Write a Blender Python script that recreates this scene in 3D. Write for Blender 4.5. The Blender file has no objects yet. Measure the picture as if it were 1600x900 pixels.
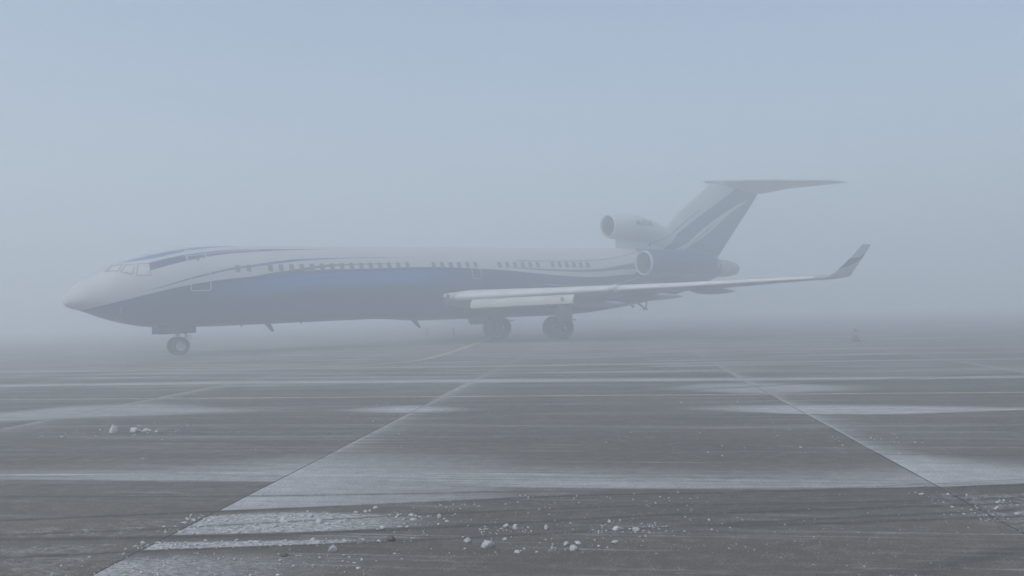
import bpy, bmesh, math, random
import numpy as np
from mathutils import Vector, Matrix

S = bpy.context.scene
C = S.collection

# ------------------------------------------------------------------ camera
FPX, EYE, PITCH, ROLL = 1517.318, 1.5652, 0.0238724, 0.0255618
cam_data = bpy.data.cameras.new('camera')
cam_data.sensor_width = 36.0
cam_data.lens = FPX * 36.0 / 1600.0
cam_data.clip_start = 0.05
cam_data.clip_end = 3000
cam = bpy.data.objects.new('camera', cam_data)
C.objects.link(cam)
cp, sp, cr, sr = math.cos(PITCH), math.sin(PITCH), math.cos(ROLL), math.sin(ROLL)
Vx, Vf, Vu = Vector((1, 0, 0)), Vector((0, cp, sp)), Vector((0, -sp, cp))
Rr, Uu = cr * Vx - sr * Vu, sr * Vx + cr * Vu
cam.matrix_world = Matrix(((Rr.x, Uu.x, -Vf.x, 0), (Rr.y, Uu.y, -Vf.y, 0), (Rr.z, Uu.z, -Vf.z, EYE), (0, 0, 0, 1)))
S.camera = cam

# ------------------------------------------------------------------ sky, sun, exposure
SUN_EL, SUN_AZ = math.radians(48), math.radians(-130)      # azimuth from +Y towards +X
w = bpy.data.worlds.new('World')
S.world = w
w.use_nodes = True
nt = w.node_tree
sky = nt.nodes.new('ShaderNodeTexSky')
sky.sky_type = 'NISHITA'
sky.sun_disc = False
sky.sun_elevation = SUN_EL
sky.sun_rotation = SUN_AZ
sky.air_density = 1.0
sky.dust_density = 3.3
sky.ozone_density = 1.0
bg = nt.nodes['Background']
bg.inputs['Strength'].default_value = 0.07
nt.links.new(sky.outputs[0], bg.inputs['Color'])
sl = bpy.data.lights.new('sun', 'SUN')
sl.energy = 0.5
sl.angle = math.radians(60)
sl.color = (1.0, 0.99, 0.94)
sun = bpy.data.objects.new('sun', sl)
C.objects.link(sun)
sdir = Vector((math.sin(SUN_AZ) * math.cos(SUN_EL), math.cos(SUN_AZ) * math.cos(SUN_EL), math.sin(SUN_EL)))
sun.rotation_euler = sdir.to_track_quat('Z', 'Y').to_euler()
sun.location = sdir * 100

vs = S.view_settings
vs.view_transform = 'Standard'
vs.look = 'None'
vs.gamma = 1.0
vs.use_curve_mapping = False
vs.exposure = 1.30
S.cycles.volume_bounces = 6
S.cycles.max_bounces = 12
S.cycles.use_denoising = True

# ------------------------------------------------------------------ node expression helper
class E:
    nt = None
    def __init__(s, v): s.v = v
    @staticmethod
    def m(op, *a, clamp=False):
        n = E.nt.nodes.new('ShaderNodeMath'); n.operation = op; n.use_clamp = clamp
        for i, q in enumerate(a):
            q = q.v if isinstance(q, E) else q
            if isinstance(q, (int, float)): n.inputs[i].default_value = q
            else: E.nt.links.new(q, n.inputs[i])
        return E(n.outputs[0])
    def __add__(s, o): return E.m('ADD', s, o)
    __radd__ = __add__
    def __sub__(s, o): return E.m('SUBTRACT', s, o)
    def __rsub__(s, o): return E.m('SUBTRACT', o, s)
    def __mul__(s, o): return E.m('MULTIPLY', s, o)
    __rmul__ = __mul__
    def __truediv__(s, o): return E.m('DIVIDE', s, o)
    def gt(s, o): return E.m('GREATER_THAN', s, o)
    def lt(s, o): return E.m('LESS_THAN', s, o)
    def abs(s): return E.m('ABSOLUTE', s)
    def clamp(s): return E.m('ADD', s, 0.0, clamp=True)
    def max(s, o): return E.m('MAXIMUM', s, o)
    def min(s, o): return E.m('MINIMUM', s, o)
    def exp(s): return E.m('EXPONENT', s)
    def frac(s): return E.m('FRACT', s)
    def ss(s, a, b):                                     # smoothstep a..b -> 0..1
        n = E.nt.nodes.new('ShaderNodeMapRange'); n.interpolation_type = 'SMOOTHSTEP'
        E.nt.links.new(s.v, n.inputs['Value'])
        n.inputs['From Min'].default_value = a; n.inputs['From Max'].default_value = b
        return E(n.outputs[0])

def objco():
    n = E.nt.nodes.new('ShaderNodeTexCoord')
    q = E.nt.nodes.new('ShaderNodeSeparateXYZ')
    E.nt.links.new(n.outputs['Object'], q.inputs[0])
    return E(q.outputs[0]), E(q.outputs[1]), E(q.outputs[2])

def vec(x, y, z):
    n = E.nt.nodes.new('ShaderNodeCombineXYZ')
    for i, q in enumerate((x, y, z)):
        q = q.v if isinstance(q, E) else q
        if isinstance(q, (int, float)): n.inputs[i].default_value = q
        else: E.nt.links.new(q, n.inputs[i])
    return n.outputs[0]

def noise(v, scale=1.0, detail=4.0, rough=0.55):
    n = E.nt.nodes.new('ShaderNodeTexNoise')
    E.nt.links.new(v, n.inputs['Vector'])
    n.inputs['Scale'].default_value = scale; n.inputs['Detail'].default_value = detail; n.inputs['Roughness'].default_value = rough
    return E(n.outputs[0])

def smooth(pts):                                         # monotone cubic through the points, midpoints added
    p_ = np.array(sorted(pts)); xs, ys = p_[:, 0], p_[:, 1]
    if len(xs) < 3: return pts
    hh = np.diff(xs); d = np.diff(ys) / hh
    m_ = np.concatenate([[d[0]], (d[:-1] * hh[1:] + d[1:] * hh[:-1]) / (hh[:-1] + hh[1:]), [d[-1]]])
    out = [tuple(p_[0])]
    for k in range(len(xs) - 1):
        for t in ((0.33, 0.67, 1.0) if hh[k] > 0.9 else (1.0,)):
            out.append((xs[k] + t * hh[k], (1+2*t)*(1-t)**2*ys[k] + t*(1-t)**2*hh[k]*m_[k] + t*t*(3-2*t)*ys[k+1] + t*t*(t-1)*hh[k]*m_[k+1]))
    return out

def curve(x, pts, x0, x1, y1):                           # piecewise smooth y(x) for x0..x1, 0 < y < y1
    n = E.nt.nodes.new('ShaderNodeFloatCurve')
    pts = smooth(pts)
    pts = sorted(((a - x0) / (x1 - x0), b / y1) for a, b in pts)
    pts = [(a, b) for a, b in pts if 0.0 < a < 1.0]
    pts = [(0.0, pts[0][1])] + pts + [(1.0, pts[-1][1])]
    cu = n.mapping.curves[0]
    while len(cu.points) < len(pts): cu.points.new(0.5, 0.5)
    for q, (a, b) in zip(cu.points, pts):
        q.location = (a, b); q.handle_type = 'VECTOR'
    n.mapping.use_clip = False
    n.mapping.update()
    t = (x - x0) / (x1 - x0)
    E.nt.links.new(t.v, n.inputs['Value'])
    return E(n.outputs[0]) * y1

def mix(f, a, b):
    n = E.nt.nodes.new('ShaderNodeMix'); n.data_type = 'RGBA'
    f = f.v if isinstance(f, E) else f
    if isinstance(f, (int, float)): n.inputs[0].default_value = f
    else: E.nt.links.new(f, n.inputs[0])
    for i, q in ((6, a), (7, b)):
        if isinstance(q, tuple): n.inputs[i].default_value = (*q[:3], 1)
        else: E.nt.links.new(q, n.inputs[i])
    return n.outputs[2]

def new_mat(name, rough=0.5, metal=0.0, col=(0.5, 0.5, 0.5), coat=0.0):
    m = bpy.data.materials.new(name); m.use_nodes = True
    E.nt = m.node_tree
    b = m.node_tree.nodes['Principled BSDF']
    b.inputs['Roughness'].default_value = rough; b.inputs['Metallic'].default_value = metal
    b.inputs['Base Color'].default_value = (*col, 1)
    b.inputs['Coat Weight'].default_value = 0.0
    b.inputs['Specular IOR Level'].default_value = 0.3
    return m, b

def plain(name, col, rough=0.5, metal=0.0, var=0.25, scale=3.0, coat=0.0):
    """a solid colour with a little wear"""
    m, b = new_mat(name, rough, metal, col, coat)
    x, y, z = objco()
    f = noise(vec(x, y, z), scale, 5.0)
    dark = tuple(c * (1 - var) for c in col); light = tuple(min(1, c * (1 + var * 0.5)) for c in col)
    E.nt.links.new(mix(f.ss(0.3, 0.7), dark, light), b.inputs['Base Color'])
    return m

# ------------------------------------------------------------------ the ground
BANDS={
'B1t': [(-5.659, 10.682), (-3.56, 10.698), (-2.263, 11.245), (-0.046, 10.12), (1.223, 9.666), (2.716, 9.35), (3.668, 9.429), (4.771, 9.173)] ,
'B1b': [(-5.197, 9.807), (-3.142, 9.434), (-1.23, 9.02), (-0.045, 8.626), (1.063, 8.441), (3.364, 8.119), (4.289, 8.257)] ,
'B1ct': [(-3.21, 11.465), (-2.014, 11.515), (-0.775, 11.083), (1.255, 9.906), (1.787, 9.307)] ,
'B1cb': [(-2.493, 7.941), (-1.094, 7.997), (-0.045, 8.129), (1.059, 8.411), (1.613, 8.424)] ,
'B1dt': [(3.774, 10.976), (4.094, 10.169), (4.846, 9.315)] ,
'B1db': [(2.786, 8.142), (3.364, 8.119), (4.289, 8.257)] ,
'B2t': [(-9.179, 17.35), (-8.35, 18.554), (-6.853, 18.799), (-4.63, 16.983)] ,
'B2b': [(-8.172, 15.443), (-7.088, 15.741), (-5.806, 15.917), (-4.382, 16.069)] ,
'B2ct': [(-3.267, 16.309), (-2.247, 16.702), (-1.593, 16.756), (-0.465, 15.807)] ,
'B2cb': [(-3.202, 15.982), (-2.076, 15.409), (-1.454, 15.258), (-0.454, 15.4)] ,
'B2rt': [(1.851, 15.215), (2.994, 15.43), (4.462, 15.249), (5.786, 14.793), (7.315, 14.003)] ,
'B2rb': [(1.804, 14.837), (2.845, 14.672), (4.021, 13.757), (5.26, 13.46), (7.105, 13.604)] ,
'B3t': [(-13.489, 25.514), (-6.447, 24.286), (-0.054, 22.729), (5.494, 21.076), (10.374, 19.811)] ,
'B3b': [(-12.805, 24.218), (-6.107, 22.997), (-0.053, 21.307), (5.215, 20.015), (9.958, 19.022)] ,
'B4t': [(-17.395, 32.913), (-8.038, 30.307), (-0.057, 28.418), (7.066, 27.054), (13.391, 25.539)] ,
'B4b': [(-16.485, 31.19), (-7.744, 29.193), (-0.057, 27.436), (6.832, 26.163), (12.972, 24.744)] ,
'B5t': [(2.458, 19.074), (3.883, 19.941), (5.128, 19.685), (6.139, 18.822)] ,
'B5b': [(2.38, 18.483), (3.446, 17.72), (4.395, 16.898), (5.604, 17.195)] ,
'B6t': [(-3.236, 7.486), (-2.597, 7.781), (-1.856, 7.888), (-1.053, 7.69), (-0.539, 7.531)] ,
'B6b': [(-3.083, 7.13), (-2.369, 7.092), (-1.668, 7.074), (-0.978, 7.12), (-0.517, 7.215)] ,
'B7t': [(-3.215, 6.91), (-2.53, 6.894), (-1.482, 6.857), (-0.94, 6.836)] ,
'B7b': [(-3.092, 6.643), (-2.446, 6.664), (-1.45, 6.704), (-0.925, 6.721)] ,
'B8t': [(-3.401, 6.405), (-2.609, 6.525), (-1.969, 6.528), (-1.05, 6.4)] ,
'B8b': [(-3.004, 5.653), (-2.238, 5.586), (-1.694, 5.601), (-0.955, 5.798)] ,
'B9t': [(3.318, 8.011), (3.713, 7.957), (4.048, 7.8)] ,
'B9b': [(3.241, 7.828), (3.205, 6.885), (3.323, 6.424)] ,
'T1': [(-4.123, 7.773), (-2.439, 7.935), (-1.101, 8.051), (0.495, 8.225), (2.101, 8.179)] ,
'T2': [(-3.851, 7.256), (-2.915, 7.298), (-1.759, 7.47), (-0.545, 7.627), (0.97, 7.733), (2.462, 7.643), (3.97, 7.651)] ,
'T3': [(-3.771, 7.106), (-2.814, 7.041), (-1.658, 7.033), (-0.512, 7.129), (0.92, 7.354), (2.384, 7.407), (3.87, 7.461)] ,
'T4': [(-3.475, 6.545), (-2.226, 6.659), (-1.446, 6.685), (-0.488, 6.768), (0.864, 6.93), (2.283, 7.101), (3.751, 7.236)] ,
'T5': [(0.867, 6.95), (2.229, 6.937), (3.64, 7.024)] ,
'T6': [(2.052, 5.52), (2.621, 5.812), (3.168, 6.129)] ,
'T7': [(2.307, 17.927), (5.577, 19.014), (7.71, 19.667), (10.641, 20.318)] ,
'T9': [(-4.7, 8.864), (-2.638, 8.588), (-1.162, 8.507), (-0.045, 8.474), (1.047, 8.324)] ,
'T10': [(-7.631, 14.417), (-2.748, 13.692), (0.802, 12.934), (3.677, 12.597), (6.151, 11.793)] ,
'M1': [(-5.373, 10.14), (-3.297, 9.902), (-1.316, 9.675), (-0.046, 9.405), (1.137, 9.012), (2.225, 8.651)] ,
'M2': [(-7.819, 14.774), (-4.797, 14.446), (-0.943, 13.605), (2.434, 12.586), (6.276, 12.03)] ,
'M3': [(-15.666, 29.638), (-7.299, 27.508), (-0.055, 24.605), (5.973, 22.897), (11.319, 21.606)] ,
'M4': [(3.633, 37.417), (6.304, 34.529), (10.739, 32.806), (16.387, 31.228)] ,
}
JA = 0.1042
JC, JS = math.cos(JA), math.sin(JA)
J1, JSP = -3.257, 5.923

def nss(v, a, b):
    t = np.clip((v - a) / (b - a), 0, 1); return t * t * (3 - 2 * t)

def apron_layers(X, Y):
    """where the wind and the ploughs left the snow, in metres on the apron"""
    right1 = X * JC - Y * JS - J1
    right2 = right1 - JSP
    def cv(k):
        q = np.array(sorted(BANDS[k])); xs = np.linspace(-24, 24, 481)
        ys = np.interp(xs, q[:, 0], q[:, 1]); ker = np.hanning(13); ker /= ker.sum()
        ys = np.convolve(np.pad(ys, 6, mode='edge'), ker, mode='valid')
        return np.interp(X, xs, ys)
    def gate(f, x0, x1, sx):
        if x0 is not None: f = f * nss(X, x0 - sx, x0 + sx)
        if x1 is not None: f = f * (1 - nss(X, x1 - sx, x1 + sx))
        return f
    def band(t, b_, st, sb, x0=None, x1=None, sx=1.0):
        return gate(nss(cv(t) - Y, -st * 0.3, st) * nss(Y - cv(b_), -sb * 0.3, sb), x0, x1, sx)
    def line(k, wd, x0=None, x1=None, sx=0.8): return gate(1 - nss(np.abs(Y - cv(k)) - wd, -wd * 0.5, wd), x0, x1, sx)
    def track(k, wd, x0=None, x1=None, soft=0.035): return gate(1 - nss(np.abs(Y - cv(k)) - wd, -soft, soft), x0, x1, 0.8)
    mx = lambda *q: np.maximum.reduce(q)
    d = mx(band('B1t', 'B1b', 1.3, 0.10) * 0.72, line('M1', 0.035, None, 2.2) * 0.9, line('M2', 0.05) * 0.35, line('M3', 0.16) * 0.5, line('M4', 0.25, 4.0) * 0.6,
           band('B2t', 'B2b', 1.0, 0.6, None, -4.0, 0.9) * 0.7, band('B2ct', 'B2cb', 0.5, 0.4, -2.7, -0.8, 0.9) * 1.0, band('B2rt', 'B2rb', 0.5, 0.15, 3.1, None, 1.2) * 0.92,
           band('B3t', 'B3b', 0.6, 0.3) * 0.8, band('B4t', 'B4b', 0.5, 0.3) * 0.6, band('B5t', 'B5b', 0.7, 0.6, 3.0, 6.2, 0.9) * 0.7)
    near1 = nss(right1, -0.6, -0.3) * (1 - nss(right1, 2.0, 2.8)); past1 = nss(right1, 2.0, 2.8)
    near2 = nss(right2, -0.6, -0.3) * (1 - nss(right2, 2.0, 2.8)); past2 = nss(right2, 2.0, 2.8)
    big = band('B1ct', 'B1cb', 2.0, 0.05, None, 1.2, 1.4)
    w1 = big * (1 - np.clip(right1 / 3.9, 0, 1)) * 0.92
    e2 = mx(band('B1dt', 'B1db', 1.8, 0.04) * np.exp(-np.clip(right2, 0, None) / 1.0), band('B1dt', 'B1db', 1.2, 0.04, 2.0, None, 0.8) * 0.8)
    dr = mx(w1 * near1, big * np.exp(-np.clip(right1, 0, None) / 0.55) * near1, e2 * near2)
    d = mx(d, w1 * past1, e2 * past2)
    b6, b7 = band('B6t', 'B6b', 0.12, 0.05), band('B7t', 'B7b', 0.05, 0.03)
    c = mx(b6 * 0.42, b7 * 0.4, 0.34 * nss(6.9 - Y, 0, 0.4)) * (1 - nss(right1, -0.3, 0.1))
    c = mx(c, gate(band('B9t', 'B9b', 0.1, 0.3), 3.35, None, 0.25) * 0.8)
    c = mx(c, gate(nss(8.0 - Y, 0, .5) * nss(Y, 6.9, 7.4), 3.2, None, 0.5) * 0.35)
    c_r = mx(gate(b6, None, -0.95, 0.55), gate(b7, None, -1.15, 0.35) * 1.05, gate(band('B8t', 'B8b', 0.25, 0.2), None, -1.0, 0.8) * (1.1 - np.clip(right1 / 1.6, 0, 1)) * 0.75) * nss(right1, -0.6, -0.3)
    t = mx(track('T1', 0.03), track('T2', 0.03) * 0.8, track('T3', 0.05, None, 0.0, 0.05) * 0.8, track('T3', 0.03), track('T4', 0.022), track('T5', 0.03, 1.0) * 0.8,
           track('T6', 0.10, 2.0, None, 0.07) * 0.55, track('T7', 0.08, 2.6, None, 0.06) * 0.8, track('T9', 0.035, None, 1.0) * 0.7)
    # a few more wheel marks that fan out across the swept strip
    for k in range(9):
        y0 = 6.95 + 0.14 * k; f = np.exp(-((Y - (y0 + (0.16 - 0.016 * k) * X + 0.012 * X * X)) / 0.022) ** 2)
        t = mx(t, gate(f, -0.6 + 0.25 * (k % 4), None, 0.8) * (0.35 + 0.12 * (k % 3)))
    bare = band('B1b', 'T4', 0.05, 0.3, 0.4, None, 1.3) * 0.3
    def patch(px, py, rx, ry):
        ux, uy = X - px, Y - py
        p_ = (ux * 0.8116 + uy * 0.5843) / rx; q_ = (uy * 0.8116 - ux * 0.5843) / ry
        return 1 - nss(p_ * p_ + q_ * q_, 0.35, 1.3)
    wet_shade = mx(patch(-14.6, 43.0, 1.5, 0.9), patch(1.2, 54.5, 11.0, 5.5) * 0.85)  # wheel shade painted in as dark ellipses, along with bare wet concrete under the aircraft
    return dict(drift=d, drift_edge=dr, crust=c, crust_edge=c_r, track=t, swept=bare, wet_shade=wet_shade)

def apron_material():
    m, b = new_mat('damp_concrete_with_blown_snow', 0.6)
    x, y, z = objco()
    def at(k):
        n = E.nt.nodes.new('ShaderNodeAttribute'); n.attribute_name = k; return E(n.outputs['Fac'])
    along = y + x * 0.20
    across = x * JC - y * JS
    v3 = vec(x, y, 0.0)
    big = noise(v3, 0.35, 4)
    mid = noise(v3, 6.0, 5, 0.65)
    salt = noise(v3, 42.0, 4, 0.75)
    wob2 = noise(vec(x * 6.0, y * 9.0, 8.0), 1.0, 5, 0.65) - 0.5
    streak = noise(vec(x * 0.16, along * 2.6, 0.0), 1.0, 6, 0.65)
    longs = noise(vec(x * 0.38 + wob2 * 0.25, along * 12.0 + wob2 * 1.2, 7.0), 1.0, 5, 0.7)
    fars = noise(vec(x * 0.15, along * 1.1, 11.0), 1.0, 5, 0.6)
    lump = noise(vec(x * 16.0, along * 30.0, 1.0), 1.0, 5, 0.7)
    keep = noise(vec(along * 0.5, across * 0.05, 2.0), 1.0, 4, 0.6)
    dj = (((across - J1) / JSP + 0.5).frac() - 0.5) * JSP          # metres from the nearest joint
    onright = dj.gt(0.012)
    fl = 0.38 + 0.65 * longs.ss(0.34, 0.62)
    a = (at('drift') + wob2 * 0.25 * at('drift')) * fl
    a = a.max(at('drift_edge') * onright * (0.66 + 0.26 * longs.ss(0.34, 0.6)))
    a = a.max(at('crust') * lump.ss(0.44, 0.60) * mid.ss(0.40, 0.58))
    a = a.max(at('crust_edge') * onright * (0.30 + 0.75 * lump.ss(0.38, 0.60)))
    a = a.max((1.0 - (dj.abs() / 0.085).clamp()) * keep.ss(0.30, 0.48) * (y.ss(16.0, 19.0)).max(dj.gt(0.0) * y.ss(9.0, 12.0)) * 0.8 * (1.0 - y.ss(20.0, 30.0) * 0.85))
    a = a.max((-1.0 * (dj + wob2 * 0.1).max(0.0) / 0.17).exp() * dj.gt(0.004) * (0.20 + 0.70 * longs.ss(0.38, 0.58)) * y.gt(8.3) * 0.9 * (1.0 - y.ss(20.0, 30.0)))
    a = a.max((-1.0 * dj.max(0.0) / 0.6).exp() * dj.gt(0.0) * longs.ss(0.46, 0.62) * y.gt(8.3) * 0.6)
    a = a.max(streak.ss(0.50, 0.72) * 0.28 * y.ss(6.0, 12.0))
    a = a.max(longs.ss(0.50, 0.68) * 0.46 * streak.ss(0.38, 0.58))
    a = a.max(fars.ss(0.47, 0.66) * 0.50 * y.ss(17.0, 25.0))
    tread = 0.45 + 0.55 * noise(vec(x * 24.0, along * 6.0, 0.0), 1.0, 2).ss(0.35, 0.6)
    wet_shade = (at('wet_shade') + wob2 * 0.5).ss(0.25, 0.75)
    clean = (at('track') * (0.55 + 0.4 * tread)).max(at('swept')).max(wet_shade * 0.85)
    speck = noise(v3, 80.0, 2, 0.6).ss(0.58, 0.68) * (0.25 + 0.75 * mid.ss(0.45, 0.65))
    snow = (a * (0.50 + 0.50 * salt.ss(0.38, 0.62) + 0.7 * (mid - 0.5))).clamp() * (1.0 - clean)
    snow = snow.max(speck * 0.75).clamp()
    jline = (1.0 - y.ss(18.0, 30.0)) * (1.0 - ((dj + wob2 * 0.012).abs()).ss(0.006, 0.013)) * (1.0 - keep.ss(0.55, 0.62) * 0.5)
    tj = ((along - 10.74) / 6.15 + 0.5).frac() - 0.5
    crack = jline.max((1.0 - ((tj * 6.15 + wob2 * 0.03).abs()).ss(0.010, 0.022)) * 0.7)
    conc = mix(big.ss(0.3, 0.7), (0.074, 0.067, 0.056), (0.122, 0.111, 0.092))
    conc = mix(streak.ss(0.38, 0.62) * 0.55, conc, (0.085, 0.078, 0.068))
    conc = mix(mid.ss(0.3, 0.75) * 0.35, conc, (0.185, 0.167, 0.138))
    conc = mix(salt.ss(0.46, 0.64) * 0.65, conc, (0.050, 0.046, 0.040))
    conc = mix(longs.ss(0.50, 0.66) * 0.55, conc, (0.070, 0.065, 0.057))
    conc = mix(noise(v3, 150.0, 2, 0.7).ss(0.56, 0.68) * 0.5, conc, (0.30, 0.28, 0.25))
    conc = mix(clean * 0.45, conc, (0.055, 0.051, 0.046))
    conc = mix(at('track') * (0.4 + 0.5 * tread), conc, (0.034, 0.032, 0.030))
    conc = mix(wet_shade * 0.6, conc, (0.050, 0.047, 0.044))  # darkens the concrete for the painted wheel shade and the wet
    col = mix(snow, conc, (0.61, 0.64, 0.67))
    col = mix(crack * 0.85, col, (0.045, 0.045, 0.045))
    L = E.nt.links
    L.new(col, b.inputs['Base Color'])
    L.new((0.72 + 0.2 * snow - 0.25 * wet_shade).clamp().v, b.inputs['Roughness'])
    b.inputs['Specular IOR Level'].default_value = 0.15
    bump = E.nt.nodes.new('ShaderNodeBump'); bump.inputs['Strength'].default_value = 0.5; bump.inputs['Distance'].default_value = 0.02
    L.new((snow * 0.8 + salt * 0.25 - crack * 0.6).v, bump.inputs['Height'])
    L.new(bump.outputs[0], b.inputs['Normal'])
    return m

def raw_mesh(name, verts, faces, mat, parent=None, smooth=False, recalc=True, sharp=None):
    me = bpy.data.meshes.new(name)
    me.from_pydata([tuple(map(float, v)) for v in verts], [], faces)
    if recalc or sharp is not None:
        bm = bmesh.new(); bm.from_mesh(me)
        if recalc: bmesh.ops.recalc_face_normals(bm, faces=bm.faces)
        if sharp is not None:
            for e in bm.edges:
                if len(e.link_faces) == 2 and e.calc_face_angle(0) > math.radians(sharp): e.smooth = False
        bm.to_mesh(me); bm.free()
    for mt in (mat if isinstance(mat, (list, tuple)) else [mat]): me.materials.append(mt)
    if smooth or sharp is not None:
        for q in me.polygons: q.use_smooth = True
    o = bpy.data.objects.new(name, me)
    C.objects.link(o)
    if parent is not None: o.parent = parent
    return o

def tag(o, label=None, cat=None, group=None, kind=None):
    if label: o['label'] = label
    if cat: o['category'] = cat
    if group: o['group'] = group
    if kind: o['kind'] = kind
    return o

R = 270.0
gx = np.concatenate([[-R, -120, -60, -40, -30], np.arange(-24, -8, 0.4), np.arange(-8, 8, 0.16), np.arange(8, 24.1, 0.4), [30, 40, 60, 120, R]])
gy = np.concatenate([[-60, -20, 0, 3, 4.5], np.arange(5, 10.6, 0.016), np.arange(10.6, 14, 0.03), np.arange(14, 20, 0.06), np.arange(20, 32, 0.15), np.arange(32, 70, 0.5), [75, 85, 100, 140, 200, R]])
GX, GY = np.meshgrid(gx, gy)
nx_, ny_ = len(gx), len(gy)
me = bpy.data.meshes.new('apron')
idx = np.arange(nx_ * ny_).reshape(ny_, nx_)
quads = np.stack([idx[:-1, :-1], idx[:-1, 1:], idx[1:, 1:], idx[1:, :-1]], -1).reshape(-1, 4)
me.from_pydata(np.stack([GX, GY, GX * 0], -1).reshape(-1, 3).tolist(), [], quads.tolist())
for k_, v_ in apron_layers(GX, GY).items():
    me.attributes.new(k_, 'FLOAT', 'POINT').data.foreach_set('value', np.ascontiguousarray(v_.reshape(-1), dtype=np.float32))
me.materials.append(apron_material())
ap = bpy.data.objects.new('apron', me); C.objects.link(ap)
tag(ap, kind='structure')

def paint_material():
    m, b = new_mat('worn_yellow_paint', 0.55)
    x, y, z = objco()
    f = noise(vec(x, y, 0.0), 7.0, 5, 0.7)
    g = noise(vec(x * 0.5, y * 3.0, 0.0), 1.0, 4, 0.6)
    col = mix(f.ss(0.3, 0.6), (0.46, 0.39, 0.16), (0.24, 0.21, 0.14))
    col = mix(g.ss(0.5, 0.7) * 0.6, col, (0.60, 0.62, 0.64))
    E.nt.links.new(col, b.inputs['Base Color'])
    return m
YELLOW = paint_material()

def strip(name, pts, width, z, mat):
    vs_, fs = [], []
    for i, (x, y) in enumerate(pts):
        a = Vector(pts[max(0, i - 1)]); c = Vector(pts[min(len(pts) - 1, i + 1)])
        d = (c - a).normalized(); n = Vector((-d.y, d.x)) * width / 2
        vs_ += [(x + n.x, y + n.y, z), (x - n.x, y - n.y, z)]
        if i: fs.append((2 * i - 2, 2 * i - 1, 2 * i + 1, 2 * i))
    return raw_mesh(name, vs_, fs, mat)
tag(strip('yellow_line', [(k, 17.93 - 0.211 * k) for k in range(-60, 61, 4)], 0.16, 0.004, YELLOW), kind='structure')
def arc_pts():
    ctrl = [(-14.0, 32.4), (-9.0, 31.0), (-6.2, 30.25), (-4.84, 30.3), (-3.42, 31.9), (-2.68, 36.0), (-1.9, 48.0), (-0.6, 70.0)]
    out = []
    for i in range(len(ctrl) - 1):
        p0, p1, p2, p3 = [Vector(ctrl[min(max(k, 0), len(ctrl) - 1)]) for k in (i - 1, i, i + 1, i + 2)]
        for s in range(8):
            t = s / 8
            q = 0.5 * ((2 * p1) + (p2 - p0) * t + (2 * p0 - 5 * p1 + 4 * p2 - p3) * t * t + (3 * p1 - p0 - 3 * p2 + p3) * t ** 3)
            out.append((q.x, q.y))
    return out
tag(strip('curved_yellow_line', arc_pts(), 0.30, 0.008, YELLOW), kind='structure')

# ------------------------------------------------------------------ the fog
def fog():
    m = bpy.data.materials.new('fog'); m.use_nodes = True
    t = m.node_tree
    for n in list(t.nodes): t.nodes.remove(n)
    out = t.nodes.new('ShaderNodeOutputMaterial'); v = t.nodes.new('ShaderNodeVolumePrincipled')
    v.inputs['Color'].default_value = (0.915, 0.979, 1.0, 1)
    v.inputs['Density'].default_value = FOG_DENSITY
    v.inputs['Anisotropy'].default_value = FOG_G
    t.links.new(v.outputs[0], out.inputs['Volume'])
    q = 280.0
    bm = bmesh.new()
    z0, z1 = -1.0, FOG_TOP
    vv = [bm.verts.new(p) for p in ((-q, -70, z0), (q, -70, z0), (q, q, z0), (-q, q, z0), (-q, -70, z1), (q, -70, z1), (q, q, z1), (-q, q, z1))]
    for f in ((0, 3, 2, 1), (4, 5, 6, 7), (0, 1, 5, 4), (1, 2, 6, 5), (2, 3, 7, 6), (3, 0, 4, 7)): bm.faces.new([vv[i] for i in f])
    me = bpy.data.meshes.new('haze'); bm.to_mesh(me); bm.free(); me.materials.append(m)
    o = bpy.data.objects.new('haze', me); C.objects.link(o)
    tag(o, kind='stuff')
FOG_DENSITY, FOG_G, FOG_TOP = 0.0205, 0.2, 17.0
fog()
# ------------------------------------------------------------------ the airliner
# body coordinates: x aft from the nose tip, y to port (towards the camera), z up
CX, CY, YAW, NPT, XM = -8.45197, 43.78048, -0.6239629, 0.0127185, 23.98656
cy_, sy_ = math.cos(YAW), math.sin(YAW)
def to_world(x, y):
    dx, dy = x - CX, y - CY
    return Vector((cy_ * dx - sy_ * dy, -(sy_ * dx + cy_ * dy), 0))
plane = bpy.data.objects.new('airliner', None)
C.objects.link(plane)
plane.location = to_world(XM, 0)
ax = (to_world(1, 0) - to_world(0, 0)).normalized()
plane.rotation_euler = (0, 0, math.atan2(ax.y, ax.x))
tag(plane, 'three engined white and blue jet airliner with winglets parked on the foggy apron', 'airliner')

def Q(x, y, z): return (x - XM, -y, z + (x - XM) * NPT)  # tilted airframe
def Qg(x, y, z): return (x - XM, -y, z)                  # parts standing on the ground

def part(name, verts, faces, mat, parent=None, body=True, sharp=40):
    f = Q if body else Qg
    return raw_mesh(name, [f(*v) for v in verts], faces, mat, parent or plane, sharp=sharp)

def loft(rings, closed=True, cap0=True, cap1=True):
    n = len(rings[0]); vs_ = [v for r in rings for v in r]; fs = []
    for i in range(len(rings) - 1):
        for k in range(n if closed else n - 1):
            a, b_ = i * n + k, i * n + (k + 1) % n
            fs.append((a, b_, b_ + n, a + n))
    if cap0: fs.append(tuple(range(n)))
    if cap1: fs.append(tuple(range((len(rings) - 1) * n, len(rings) * n)))
    return vs_, fs

def join(*ms):
    vs_, fs = [], []
    for v, f in ms:
        o = len(vs_); vs_ += list(v); fs += [tuple(i + o for i in q) for q in f]
    return vs_, fs

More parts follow.
